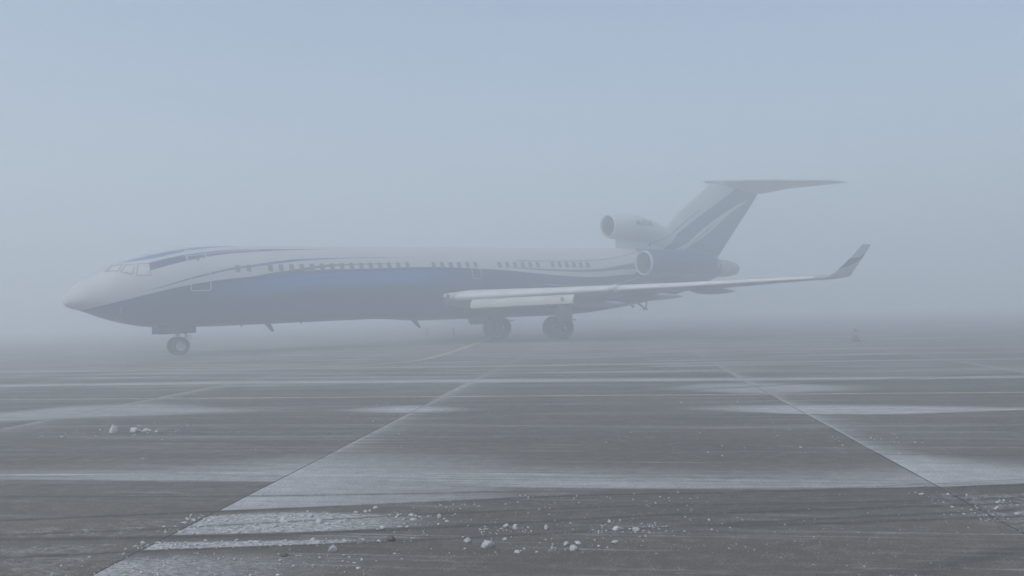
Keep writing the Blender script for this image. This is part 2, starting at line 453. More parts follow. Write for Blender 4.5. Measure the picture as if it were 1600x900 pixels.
def tube(p, q, r0, r1=None, n=10):
    p, q = Vector(p), Vector(q); d = (q - p).normalized()
    a = d.orthogonal().normalized(); b_ = d.cross(a)
    r1 = r0 if r1 is None else r1
    ring = lambda c, r: [tuple(c + (a * math.cos(2 * math.pi * k / n) + b_ * math.sin(2 * math.pi * k / n)) * r) for k in range(n)]
    return loft([ring(p, r0), ring(q, r1)])

def boxm(x0, x1, y0, y1, z0, z1):
    v = [(x, y, z) for x in (x0, x1) for y in (y0, y1) for z in (z0, z1)]
    return v, [(0, 1, 3, 2), (4, 6, 7, 5), (0, 4, 5, 1), (2, 3, 7, 6), (0, 2, 6, 4), (1, 5, 7, 3)]

ST = np.array([
(0.00,2.75,2.71,0.02,2.70),(0.04,2.93,2.60,0.22,2.71),(0.12,3.09,2.52,0.36,2.73),(0.29,3.30,2.45,0.52,2.76),(0.55,3.50,2.365,0.70,2.80),
(0.80,3.64,2.285,0.84,2.84),(1.20,3.82,2.12,1.01,2.90),(1.57,4.00,1.98,1.15,2.95),(1.86,4.29,1.885,1.25,2.99),(2.10,4.375,1.81,1.32,3.02),(2.62,4.55,1.68,1.46,3.10),
(3.10,4.71,1.58,1.57,3.16),(3.71,4.87,1.51,1.68,3.22),(5.11,5.04,1.46,1.83,3.28),(6.85,5.10,1.45,1.88,3.30),(10.0,5.11,1.46,1.88,3.30),
(14.2,5.11,1.47,1.88,3.30),(15.3,5.11,1.42,1.88,3.30),(16.8,5.11,1.30,1.88,3.30),(20.5,5.11,1.27,1.88,3.30),(25.7,5.11,1.24,1.88,3.30),
(27.6,5.11,1.28,1.88,3.30),(30.0,5.11,1.45,1.83,3.32),(32.7,5.11,1.76,1.70,3.40),(35.2,5.10,2.12,1.42,3.52),(37.5,4.95,2.66,1.05,3.70),(39.5,4.45,3.24,0.61,3.85)])
def pch(x, col):
    xs, ys = ST[:, 0], ST[:, col]
    h = np.diff(xs); d = np.diff(ys) / h
    m = np.zeros(len(xs)); m[0] = d[0]; m[-1] = d[-1]
    for i in range(1, len(xs) - 1):
        if d[i-1] * d[i] > 0:
            w1 = 2*h[i] + h[i-1]; w2 = h[i] + 2*h[i-1]
            m[i] = (w1 + w2) / (w1 / d[i-1] + w2 / d[i])
    k = min(max(int(np.searchsorted(xs, x)) - 1, 0), len(xs) - 2); t = (x - xs[k]) / h[k]
    return (1+2*t)*(1-t)**2*ys[k] + t*(1-t)**2*h[k]*m[k] + t*t*(3-2*t)*ys[k+1] + t*t*(t-1)*h[k]*m[k+1]
def sec(x): return [float(pch(x, i)) for i in (1, 2, 3, 4)]
def halfw(x, z):
    t, b_, w_, c = sec(x)
    r = (z - c) / (t - c) if z > c else (c - z) / (c - b_)
    return w_ * math.sqrt(max(0.0, 1 - min(1, r * r)))
def skin(x, z, off=0.006, side=1):                       # a point on the skin, pushed outwards
    e = 0.02
    y = halfw(x, z)
    px = Vector((e, halfw(x + e, z) - y, 0)); pz = Vector((0, halfw(x, z + e) - y, e))
    n = px.cross(pz); n = -n if n.y < 0 else n
    n.normalize()
    q = Vector((x, y, z)) + n * off
    return (q.x, q.y * side, q.z)

# ---- livery
LV = dict(
A=[(0.0,2.2),(0.45,2.30),(0.744,2.377),(1.108,2.476),(1.785,2.638),(2.14,2.725),(2.549,2.824),(2.989,2.934),(3.616,3.079),(4.712,3.299),(5.615,3.435),(6.754,3.56),(7.399,3.60),(8.547,3.695),(9.482,3.788),(10.766,3.882),(12.419,3.914),(14.145,3.947),(15.949,3.982),(17.442,3.971),(19.365,3.89),(21.475,3.769),(23.038,3.624),(24.667,3.474),(26.369,3.364),(27.543,3.33),(28.769,3.38),(29.9,3.46),(30.9,3.6),(31.6,4.6),(32.4,5.6),(34,5.9)],
Bt=[(7.41,3.60),(8.405,3.777),(9.34,3.89),(10.989,4.13),(12.485,4.172),(14.217,4.195),(16.02,4.203)],
Bb=[(7.41,3.60),(8.388,3.640),(9.31,3.72),(10.959,4.02),(12.469,4.117),(14.206,4.163),(16.02,4.199)],
Ct=[(21.336,4.006),(23.097,3.878),(24.731,3.802),(26.433,3.761),(28.234,3.82),(29.542,3.981),(31.217,4.217),(32,4.4)],
Cb=[(21.336,4.000),(23.078,3.807),(24.706,3.704),(26.405,3.634),(28.19,3.653),(29.461,3.745),(31.034,3.801),(32,3.9)],
D=[(22.202,4.309),(24.355,4.266),(26.648,4.277),(28.49,4.348),(29.875,4.514),(31.0,4.70),(32.017,4.88),(33.3,5.2)],
Ee=[(23.883,3.003),(25.808,2.864),(27.567,2.851),(29.41,2.957),(31.087,3.288)],
Ft=[(2.70,3.052),(3.618,3.269),(4.605,3.571),(5.649,3.829),(6.746,4.045),(7.80,4.186),(8.51,4.283),(9.55,4.395),(10.931,4.455),(12.604,4.484),(14.35,4.507),(16.16,4.505)],
Fb=[(2.70,3.050),(3.617,3.228),(4.6,3.495),(5.638,3.737),(6.731,3.955),(7.78,4.075),(8.477,4.163),(9.515,4.287),(10.905,4.391),(12.586,4.444),(14.335,4.478),(16.16,4.502)],
Gt=[(3.127,4.276),(3.786,4.443),(4.754,4.638),(5.769,4.772),(6.671,4.859),(8.223,4.915),(9.604,4.925),(10.823,4.935),(12.065,4.932)],
Gb=[(3.0,3.90),(3.702,4.098),(4.659,4.342),(5.67,4.541),(6.572,4.676),(8.114,4.79),(8.8,4.830),(9.553,4.86),(10.782,4.900),(12.065,4.928)],
Gw=[(4.7,4.56),(5.7,4.69),(6.6,4.79),(7.4,4.84),(8.3,4.875)],
Ht=[(2.10,4.30),(2.315,4.373),(3.249,4.61),(4.337,4.833),(5.381,5.002),(6.148,5.066),(7.292,5.10)],
Hb=[(2.10,4.29),(2.28,4.33),(3.181,4.451),(4.251,4.675),(5.294,4.895),(6.05,4.978),(7.292,5.06)])

WHITE = (0.46, 0.485, 0.50); NAVY = (0.004, 0.016, 0.110); BLUE = (0.015, 0.130, 0.40)
def livery():
    m, b = new_mat('painted_skin', 0.28, coat=0.3)
    lx, ly, lz = objco()
    x = lx + XM; z = lz - lx * NPT
    cv = lambda k: curve(x, LV[k], 0.0, 42.0, 6.0)
    def stripe(t, b_, x0, x1): return z.lt(cv(t)) * z.gt(cv(b_)) * x.gt(x0) * x.lt(x1)
    A = cv('A')
    dark = z.lt(A)
    d = A - z
    # pale streaks that sweep through the mid blue of the belly side
    flow = noise(vec(x * 0.10, d * 9.0, 0.0), 1.0, 3, 0.5)
    body_blue = d.ss(0.02, 0.25) * (1.0 - d.ss(0.55, 1.15)) * x.ss(4.5, 9.5) * (1.0 - x.ss(15.0, 19.5))
    fan = noise(vec(x * 0.05, (d + (x - 6.0) * 0.02) * 16.0, 4.0), 1.0, 2, 0.5)
    navy = mix((body_blue * (0.45 + 0.55 * fan.ss(0.40, 0.60)) + 0.25 * body_blue).clamp(), NAVY, BLUE)
    navy = mix(fan.ss(0.60, 0.66) * body_blue * 0.35, navy, (0.07, 0.17, 0.38))
    dirt = noise(vec(lx * 0.5, ly * 0.5, lz * 0.8), 1.0, 5, 0.6)
    streaks = noise(vec(lx * 5.0, ly * 0.4, lz * 0.5), 1.0, 3, 0.6)
    white = mix((dirt.ss(0.4, 0.75) * 0.25 + streaks.ss(0.5, 0.8) * 0.12), WHITE, (0.52, 0.53, 0.52))
    col = mix(dark, white, navy)
    E1 = cv('Ee')
    col = mix(z.lt(E1 + 0.02) * z.gt(E1 - 0.02) * x.gt(23.9) * x.lt(31.0), col, WHITE)
    for k in ('B', 'C'):
        col = mix(stripe(k + 't', k + 'b', LV[k + 't'][0][0], LV[k + 't'][-1][0]), col, (0.05, 0.075, 0.17))
    col = mix(z.lt(cv('D') + 0.022) * z.gt(cv('D') - 0.022) * x.gt(22.3) * x.lt(33.2), col, (0.08, 0.11, 0.22))
    col = mix(stripe('Ft', 'Fb', 2.7, 16.1), col, (0.05, 0.10, 0.27))
    G = stripe('Gt', 'Gb', 3.18, 12.0)
    gw = cv('Gw')
    G = G * (1.0 - z.lt(gw + 0.016) * z.gt(gw - 0.016) * x.gt(4.75) * x.lt(8.2))
    col = mix(G, col, (0.03, 0.05, 0.16))
    col = mix(stripe('Ht', 'Hb', 2.15, 7.25) * (1.0 - z.ss(5.1, 5.12)), col, (0.07, 0.165, 0.36))
    # frames and lap joints, barely there
    seam = ((x / 1.016).frac() - 0.5).abs().gt(0.497)
    lap = ((z - 2.3) / 0.78).frac().lt(0.012)
    col = mix(seam.max(lap) * 0.10, col, (0.05, 0.05, 0.06))
    E.nt.links.new(col, b.inputs['Base Color'])
    E.nt.links.new((0.26 + dirt * 0.14).v, b.inputs['Roughness'])
    return m
M_SKIN = livery()
M_WHITE = plain('white_enamel', WHITE, 0.32, var=0.10, scale=0.8)
M_WING = plain('light_grey_wing_paint', (0.40, 0.41, 0.42), 0.4, var=0.18, scale=0.6)
M_SLAT = plain('polished_leading_edge', (0.60, 0.62, 0.64), 0.5, metal=0.0, var=0.08, scale=1.2)
M_KRU = plain('pale_flap_paint', (0.50, 0.52, 0.50), 0.4, var=0.08, scale=1.0)
M_NAVY = plain('navy_enamel', NAVY, 0.28, var=0.2, scale=1.0, coat=0.3)
M_DARK = plain('soot_dark_metal', (0.03, 0.03, 0.033), 0.5, metal=0.3)
M_METAL = plain('bare_metal', (0.45, 0.45, 0.46), 0.38, metal=0.6)
M_LEG = plain('grey_gear_enamel', (0.38, 0.39, 0.40), 0.4)
M_TYRE = plain('tyre_rubber', (0.018, 0.018, 0.02), 0.75)
M_RIM = plain('wheel_rim_paint', (0.45, 0.46, 0.47), 0.4, metal=0.2)
M_GLASS = plain('cabin_pane', (0.14, 0.15, 0.16), 0.08, var=0.2)
M_SCREEN = plain('windscreen_pane', (0.52, 0.55, 0.56), 0.06, var=0.15)
M_RUBBER = plain('window_seal', (0.22, 0.23, 0.24), 0.6)
M_NOZZLE = plain('heat_stained_metal', (0.33, 0.33, 0.32), 0.45, metal=0.5, var=0.35, scale=2.0)

M_LINER = plain('dark_intake_liner', (0.10, 0.10, 0.105), 0.6)

# ---- fuselage
NR = 72
xs = sorted(set([round(v, 3) for v in np.concatenate([np.array([0, .012, .03, .06]), np.linspace(.1, 4, 40), np.linspace(4.2, 39.5, 130)])]))
rings = []
for x in xs:
    t, b_, w_, c = sec(x)
    rings.append([(x, w_ * math.cos(2 * math.pi * k / NR), c + (t - c if math.sin(2 * math.pi * k / NR) >= 0 else c - b_) * math.sin(2 * math.pi * k / NR)) for k in range(NR)])
fus = part('fuselage', *loft(rings), M_SKIN, sharp=60)

# ---- patches that follow the skin
def inside_patch(poly, off, n=7, side=1):
    """quad patch from four corners (x, z): bottom-front, top-front, top-back, bottom-back"""
    (a, b_, c, d) = [Vector(q) for q in poly]
    v, f = [], []
    for i in range(n + 1):
        for k in range(n + 1):
            s, t = i / n, k / n
            q = (a * (1 - t) + b_ * t) * (1 - s) + (d * (1 - t) + c * t) * s
            v.append(skin(q.x, q.y, off, side))
    for i in range(n):
        for k in range(n):
            j = i * (n + 1) + k
            f.append((j, j + 1, j + n + 2, j + n + 1))
    return v, f
def shrink(poly, m_):
    c = sum((Vector(q) for q in poly), Vector((0, 0))) / len(poly)
    return [tuple(c + (Vector(q) - c) * m_) for q in poly]
def ring_strip(loop, width, off, side=1, thick=0.012, centre=None):
    """raised band round a closed loop of (x, z) points on the skin"""
    n = len(loop); c = centre or tuple(sum((Vector(q) for q in loop), Vector((0, 0))) / n)
    v, f = [], []
    for i, q in enumerate(loop):
        p0, p1 = Vector(loop[i - 1]), Vector(loop[(i + 1) % n])
        d = (p1 - p0).normalized(); nn = Vector((-d.y, d.x))
        if nn.dot(Vector(q) - Vector(c)) < 0: nn = -nn
        inn = Vector(q) - nn * width
        v += [skin(q[0], q[1], -0.01, side), skin(q[0], q[1], off, side), skin(inn.x, inn.y, off, side), skin(inn.x, inn.y, -0.01, side)]
    for i in range(n):
        a, b_ = 4 * i, 4 * ((i + 1) % n)
        for k in range(3): f.append((a + k, b_ + k, b_ + k + 1, a + k + 1))
    return v, f
def round_rect(x0, x1, z0, z1, r, slant=0.0, n=5):
    pts = []
    for cx, cz, a0 in ((x1 - r, z1 - r, 0), (x0 + r, z1 - r, 90), (x0 + r, z0 + r, 180), (x1 - r, z0 + r, 270)):
        for k in range(n + 1):
            a = math.radians(a0 + 90 * k / n)
            pts.append((cx + r * math.cos(a), cz + r * math.sin(a)))
    return pts
def densify(loop, step=0.08):
    out = []
    for i, q in enumerate(loop):
        p_, r_ = Vector(q), Vector(loop[(i + 1) % len(loop)])
        k = max(1, int((r_ - p_).length / step))
        out += [tuple(p_ + (r_ - p_) * j / k) for j in range(k)]
    return out
def fan(loop, off, side=1):
    c = sum((Vector(q) for q in loop), Vector((0, 0))) / len(loop)
    v = [skin(c.x, c.y, off, side)]; n = len(loop)
    f = []
    for s in (0.5, 1.0):
        for q in loop:
            w_ = c + (Vector(q) - c) * s
            v.append(skin(w_.x, w_.y, off, side))
    for i in range(n):
        j = (i + 1) % n
        f += [(0, 1 + i, 1 + j), (1 + i, 1 + n + i, 1 + n + j, 1 + j)]
    return v, f

for side in (1, -1):
    for poly in (((1.562, 3.962), (1.85, 4.235), (2.241, 4.255), (1.985, 3.945)),
                 ((2.045, 3.925), (2.32, 4.240), (2.665, 4.240), (2.48, 3.775)),
                 ((2.60, 3.74), (2.76, 4.262), (3.20, 4.275), (3.19, 3.73))):
        loop = densify(list(poly), 0.1)
        fr = part('cockpit_window', *ring_strip(loop, 0.035, 0.012, side), M_RUBBER)
        part('pane', *fan(densify(shrink(poly, 0.93), 0.1), 0.007, side), M_SCREEN, fr)

# cabin windows: one pitch of 0.508 m, some blanked
for i in (0, 1, 3, 4, 5, 6, 7, 8, 9, 10, 11, 12, 13, 14, 15, 16, 17, 20, 21, 22, 23, 24, 25, 28, 29, 30, 31, 32, 33, 35, 36, 37, 38, 39, 40):
    x = 6.85 + i * 0.508
    zc = float(np.interp(x, (6.85, 15.5, 27.2), (3.985, 4.10, 4.045)))
    loop = round_rect(x - 0.115, x + 0.115, zc - 0.16, zc + 0.16, 0.07)
    v1, f1 = ring_strip(loop, 0.03, 0.010); v2, f2 = fan(loop, 0.005)
    o = part('cabin_window', *join((v1, f1), (v2, f2)), [M_RUBBER, M_GLASS])
    for q in o.data.polygons[len(f1):]: q.material_index = 1

# doors
door = part('door', *ring_strip(densify(round_rect(4.73, 5.62, 3.02, 4.86, 0.12)), 0.045, 0.012), M_WHITE)
part('door_window', *fan(round_rect(5.12, 5.25, 4.36, 4.50, 0.05), 0.012), M_GLASS, door)
part('handle', *fan(densify(round_rect(5.10, 5.36, 4.00, 4.045, 0.02)), 0.016), M_METAL, door)
ex = part('emergency_exit', *ring_strip(densify(round_rect(19.22, 19.80, 3.34, 4.42, 0.14)), 0.035, 0.011), M_WHITE)
part('static_port_plate', *fan(densify(round_rect(2.02, 2.05, 2.08, 2.46, 0.012)), 0.008), M_LEG)

# ---- wings
def foil(le, te, y, z_le, z_te, thick, n=14, camber=0.02):
    """closed airfoil ring at span station y"""
    c = te - le; up, lo = [], []
    for k in range(n + 1):
        t = 0.5 * (1 - math.cos(math.pi * k / n))
        yt = 5 * thick * (0.2969 * math.sqrt(t) - 0.126 * t - 0.3516 * t * t + 0.2843 * t ** 3 - 0.1036 * t ** 4)
        zc = z_le + (z_te - z_le) * t + camber * c * 4 * t * (1 - t) * 0.5
        up.append((le + c * t, y, zc + yt * c)); lo.append((le + c * t, y, zc - yt * c))
    return up + lo[-2:0:-1]
def lerp(a, b_, t): return a + (b_ - a) * t
WG = [  # y, LE, TE, z_LE, z_TE, t/c
(0.6, 16.6, 25.6, 2.30, 1.75, 0.115), (1.9, 17.75, 25.9, 2.40, 1.85, 0.115), (6.3, 20.95, 26.3, 2.48, 2.20, 0.105), (11.0, 24.35, 28.3, 2.54, 2.40, 0.095), (16.2, 28.2, 30.52, 2.66, 2.66, 0.085)]
def wing_at(y):
    for a, b_ in zip(WG, WG[1:]):
        if y <= b_[0]:
            t = (y - a[0]) / (b_[0] - a[0]); return [lerp(a[i], b_[i], t) for i in range(6)]
    return list(WG[-1])
def wing_ring(y, n=14): y_, le, te, zl, zt, th = wing_at(y); return foil(le, te, y, zl, zt, th, n)
def winglet_mat():
    m, b = new_mat('winglet_paint', 0.3, coat=0.2)
    lx, ly, lz = objco()
    x = lx + XM; z = lz - lx * NPT
    lo_ = curve(x, [(29.3, 3.00), (30.1, 3.16), (30.76, 3.34), (31.35, 3.60)], 28.0, 33.0, 5.0)
    hi_ = curve(x, [(29.3, 3.02), (29.7, 3.28), (30.12, 3.49), (30.95, 3.58), (31.35, 3.72)], 28.0, 33.0, 5.0)
    f = noise(vec(lx, ly, lz), 2.0, 4)
    col = mix(f * 0.4, (0.45, 0.46, 0.47), (0.36, 0.37, 0.38))
    col = mix(z.gt(lo_) * z.lt(hi_), col, (0.03, 0.045, 0.13))
    E.nt.links.new(col, b.inputs['Base Color'])
    return m
M_WINGLET = winglet_mat()

def mirror(vf, s): return [(x, y * s, z) for x, y, z in vf[0]], vf[1]
for s in (1, -1):
    wing = part('wing', *mirror(loft([wing_ring(y) for y in (0.6, 1.9, 3.5, 5, 6.3, 8, 9.5, 11, 13, 15, 16.2)]), s), M_WING)
    # leading edge slats: a skin round the nose of the airfoil
    def nose_strip(y0, y1, frac_up, frac_lo, off, drop=0.0):
        rr = []
        for y in np.linspace(y0, y1, 6):
            y_, le, te, zl, zt, th = wing_at(y); c = te - le
            row = []
            for k in range(-8, 9):
                t = (abs(k) / 8) ** 2 * (frac_up if k > 0 else frac_lo)
                yt = 5 * th * (0.2969 * math.sqrt(t) - 0.126 * t - 0.3516 * t * t + 0.2843 * t ** 3)
                zc = zl + (zt - zl) * t + 0.02 * c * 2 * t * (1 - t)
                row.append((le + c * t - off * (1 - abs(k) / 8) - 0.004, y, zc + (yt * c + off * 0.8) * (1 if k > 0 else -1 if k < 0 else 0) - drop))
            inner = [(q[0] + 0.03, q[1], q[2] * 0.0 + (zl + (q[2] - zl) * 0.86)) for q in row[::-1]]
            rr.append(row + inner)
        return loft(rr)
    for y0, y1 in ((2.15, 4.4), (4.43, 6.9), (6.93, 8.55), (8.95, 10.7), (10.73, 12.5), (12.53, 14.3), (14.33, 16.15)):
        part('slat', *mirror(nose_strip(y0, y1, 0.09, 0.012, 0.02), s), M_SLAT, wing)
    # inboard leading edge flap panels hanging below the slat
    def kru(y0, y1):
        rr = []
        for y in (y0, y1):
            y_, le, te, zl, zt, th = wing_at(y)
            c_ = (le + 0.10, zl - 0.14); d_ = (le + 0.02, zl - 0.58)
            rr.append([(c_[0], y, c_[1]), (c_[0] - 0.05, y, c_[1] - 0.06), ((c_[0] + d_[0]) / 2 - 0.10, y, (c_[1] + d_[1]) / 2), (d_[0] - 0.04, y, d_[1]), (d_[0] + 0.02, y, d_[1] - 0.02), ((c_[0] + d_[0]) / 2 - 0.03, y, (c_[1] + d_[1]) / 2), (c_[0] + 0.05, y, c_[1])])
        return loft(rr)
    for y0, y1 in ((2.85, 4.45), (4.47, 6.0), (6.02, 7.15)):
        part('leading_edge_flap', *mirror(kru(y0, y1), s), M_KRU, wing)
    y_, le, te, zl, zt, th = wing_at(6.72)
    part('landing_lamp', *mirror(tube((le - .02, 6.72, zl - .36), (le - .075, 6.72, zl - .36), .11, .10, 16), s), M_RUBBER, wing)
    # bump between the inner and the outer slats
    y_, le, te, zl, zt, th = wing_at(8.75)
    rr = [[(le - 0.14 + i * 0.17, 8.75 + 0.16 * math.sin(math.pi * (i + .35) / 4.5) * math.cos(a), zl + 0.04 + 0.20 * math.sin(math.pi * (i + .35) / 4.5) * math.sin(a)) for a in np.linspace(0, 2 * math.pi, 12, endpoint=False)] for i in range(5)]
    part('slat_fairing', *mirror(loft(rr), s), M_SLAT, wing)
    # root fillet with the landing light
    rr = []
    for x, r_ in ((17.45, 0.10), (17.7, 0.15), (18.2, 0.20), (19.4, 0.24), (21.0, 0.2)):
        rr.append([(x, 1.80 + 0.35 * min(1, (x - 17.2) / 2) + r_ * math.cos(a), 2.50 + r_ * math.sin(a)) for a in np.linspace(0, 2 * math.pi, 14, endpoint=False)])
    part('wing_root_fillet', *mirror(loft(rr), s), M_SLAT, wing)
    lamp = part('landing_light', *mirror(tube((17.80, 2.06, 2.47), (17.58, 2.06, 2.47), 0.19, 0.17, 18), s), M_SLAT, wing)
    rr = [[(17.57, 2.06 + r_ * math.cos(a), 2.47 + r_ * math.sin(a)) for a in np.linspace(0, 2 * math.pi, 18, endpoint=False)] for r_ in (0.125, 0.01)]
    v_, f_ = loft(rr, cap0=False)
    o = part('lens', *mirror((v_, f_), s), M_DARK, wing)
    # winglet
    base = foil(28.75, 30.52, 16.2, 2.66, 2.66, 0.08)
    WL = [(16.22, 28.3, 30.53, 2.66, 0.085), (16.42, 28.85, 30.56, 2.70, 0.08), (16.55, 29.25, 30.62, 2.90, 0.08), (16.62, 29.85, 30.95, 3.25, 0.07), (16.70, 30.55, 31.40, 3.75, 0.065), (16.76, 31.10, 31.80, 4.17, 0.05)]
    rr = []
    for i, (y, le, te, z, th) in enumerate(WL):
        ring = foil(le, te, y, z, z, th, camber=0.0)
        a = math.radians((0, 35, 75, 82, 82, 82)[i])
        rr.append([(q[0], y - (q[2] - z) * math.sin(a), z + (q[2] - z) * math.cos(a)) for q in ring])
    part('winglet', *mirror(loft(rr), s), M_WINGLET, wing)
    # flap track fairings
    for y, x0, x1, z0, r_ in ((4.3, 23.6, 27.6, 1.86, 0.22), (7.4, 24.6, 28.9, 2.14, 0.21), (11.0, 25.7, 28.9, 2.30, 0.17)):
        rr = []
        for t in np.linspace(0, 1, 10):
            k = math.sin(math.pi * min(1, t ** 0.75 * 0.985 + 0.012)) ** 0.7
            rr.append([(lerp(x0, x1, t), y + r_ * 0.7 * k * math.cos(a), z0 - 0.08 * t + r_ * k * math.sin(a)) for a in np.linspace(0, 2 * math.pi, 12, endpoint=False)])
        part('flap_fairing', *mirror(loft(rr), s), M_WING, wing)

# ---- tail fin
def fin_mat():
    m, b = new_mat('fin_paint', 0.3, coat=0.2)
    lx, ly, lz = objco()
    x = lx + XM; z = lz - lx * NPT
    def xc(pts): return curve(z, [(c, a) for a, c in pts], 4.0, 11.0, 48.0)
    l1 = xc([(34.42, 5.06), (35.05, 5.52), (37.83, 7.15), (39.92, 8.24), (41.3, 9.0), (42.6, 9.8)])
    r1 = xc([(35.25, 5.01), (35.34, 5.03), (38.13, 6.37), (40.47, 7.53), (41.92, 8.14), (43.6, 8.9)])
    r2 = xc([(36.09, 4.96), (38.34, 5.9), (40.94, 7.46), (42.41, 8.15), (43.8, 8.8)])
    th = xc([(33.28, 5.36), (35.06, 5.94), (36.7, 6.88), (37.96, 7.6), (39.6, 8.5)])
    f = noise(vec(lx, ly, lz), 0.8, 4)
    col = mix(f * 0.3, WHITE, (0.6, 0.61, 0.61))
    dk = x.gt(l1) * (1.0 - x.gt(r1) * x.lt(r2) * (1.0 - z.ss(8.0, 8.5)))
    mid_ = (x - r1) / (r2 - r1)
    dk = dk.max(mid_.gt(0.52) * mid_.lt(0.64) * (1.0 - z.ss(6.5, 7.0)))
    dk = dk.max((x - th).abs().lt(0.06) * z.lt(7.6) * z.gt(5.2))
    col = mix(dk, col, NAVY)
    E.nt.links.new(col, b.inputs['Base Color'])
    return m
M_FIN = fin_mat()
def fin_ring(z, le, te, th, n=16):
    return [(x, zz - z, z) for x, y, zz in foil(le, te, 0, z, z, th, n, 0.0)]
fin = part('tail_fin', *loft([fin_ring(4.3, 33.0, 39.55, 0.085), fin_ring(5.0, 33.4, 40.2, 0.085), fin_ring(6.2, 34.5, 41.37, 0.085), fin_ring(7.5, 36.15, 42.63, 0.08), fin_ring(8.66, 37.95, 43.76, 0.08), fin_ring(9.45, 39.1, 44.3, 0.075)]), M_FIN)
rr = []
for x, r_ in ((38.6, .04), (39.2, .2), (40.2, .33), (42, .38), (43.6, .34), (44.6, .2), (45.1, .04)):
    rr.append([(x, r_ * 0.8 * math.cos(a), 9.52 - (x - 38.6) * 0.045 + r_ * 0.7 * math.sin(a)) for a in np.linspace(0, 2 * math.pi, 16, endpoint=False)])
part('fin_tip_fairing', *loft(rr), M_WING)
for s in (1, -1):
    tp = [(0.12, 40.1, 44.05, 9.60, 8.86, .10), (1.9, 41.65, 44.95, 9.50, 9.08, .095), (5.35, 44.55, 46.35, 9.18, 9.10, .085), (5.45, 44.9, 46.3, 9.17, 9.11, .05)]
    part('tailplane', *mirror(loft([foil(le, te, y, zl, zt, th, 12, 0.0) for y, le, te, zl, zt, th in tp]), s), M_WING)

# ---- engines
def ell(x, y, z, ry, rz, n=32): return [(x, y + ry * math.cos(2 * math.pi * k / n), z + rz * math.sin(2 * math.pi * k / n)) for k in range(n)]
def torus_lip(x, y, z, R_, r_, n=36, k_=10):
    rr = [[(x + r_ * 1.6 * math.sin(2 * math.pi * j / k_), y + (R_ + r_ * math.cos(2 * math.pi * j / k_)) * math.cos(2 * math.pi * i / n), z + (R_ + r_ * math.cos(2 * math.pi * j / k_)) * math.sin(2 * math.pi * i / n)) for j in range(k_)] for i in range(n)]
    rr.append(rr[0]); return loft(rr, cap0=False, cap1=False)
def intake(x, y, z, r_, parent, depth=0.9):
    part('intake_lip', *torus_lip(x, y, z, r_ - 0.045, 0.055), M_WHITE, parent)
    part('intake_duct', *loft([ell(x + 0.02, y, z, r_ - 0.08, r_ - 0.08), ell(x + 0.5, y, z, r_ - 0.05, r_ - 0.05), ell(x + depth, y, z, r_ - 0.06, r_ - 0.06)], cap0=False, cap1=False), M_LINER, parent)
    vf = [ell(x + depth, y, z, r_ - 0.06, r_ - 0.06, 24), ell(x + depth - 0.03, y, z, 0.2, 0.2, 24), ell(x + depth - 0.3, y, z, 0.03, 0.03, 24)]
    part('fan', *loft(vf, cap0=False), M_DARK, parent)
for s in (1, -1):
    y0 = 2.72 * s
    pod = part('engine_pod', *loft([ell(30.56, y0, 4.07, .70, .70), ell(30.75, y0, 4.07, .755, .755), ell(31.6, y0, 4.07, .80, .80), ell(33.8, y0, 4.07, .80, .80), ell(35.0, y0, 4.05, .72, .72), ell(35.9, y0, 4.03, .60, .60), ell(36.2, y0, 4.02, .52, .52)], cap0=False, cap1=False), M_NAVY)
    intake(30.56, y0, 4.07, .72, pod)
    part('exhaust_nozzle', *loft([ell(35.9, y0, 4.02, .53, .53), ell(36.5, y0, 4.01, .45, .45), ell(36.1, y0, 4.01, .38, .38)], cap0=False), M_NOZZLE, pod)
    rr = [[(x, y, 4.05 + h) for y, h in ((1.2 * s, -hh), (2.3 * s, -hh * .8), (2.3 * s, hh * .8), (1.2 * s, hh))] for x, hh in ((31.4, .03), (32.2, .17), (35.0, .2), (36.3, .03))]
    part('engine_pylon', *loft(rr), M_NAVY)
ce = part('centre_engine', *loft([ell(30.30, 0, 6.45, .68, .68), ell(30.5, 0, 6.45, .75, .75), ell(31.2, 0, 6.43, .82, .82), ell(32.4, 0, 6.33, .86, .86), ell(33.8, 0, 6.0, .74, .86), ell(35.2, 0, 5.5, .56, .90), ell(36.6, 0, 4.9, .42, .8), ell(38.2, 0, 4.3, .3, .5)], cap0=False), M_FIN)
intake(30.30, 0, 6.45, .70, ce, 1.1)
rr = [[(x, y, z) for y, z in ((-wd, 4.8), (wd, 4.8), (wd * .9, 6.0), (-wd * .9, 6.0))] for x, wd in ((30.85, .02), (31.4, .22), (33, .40), (34.5, .42))]
part('engine_mount', *loft(rr), M_FIN)
part('exhaust_nozzle', *loft([ell(39.45, 0, 3.85, .62, .60), ell(40.4, 0, 3.82, .60, .57), ell(41.3, 0, 3.78, .47, .42), ell(41.38, 0, 3.78, .42, .37), ell(40.6, 0, 3.8, .36, .33)], cap0=False), M_NOZZLE)

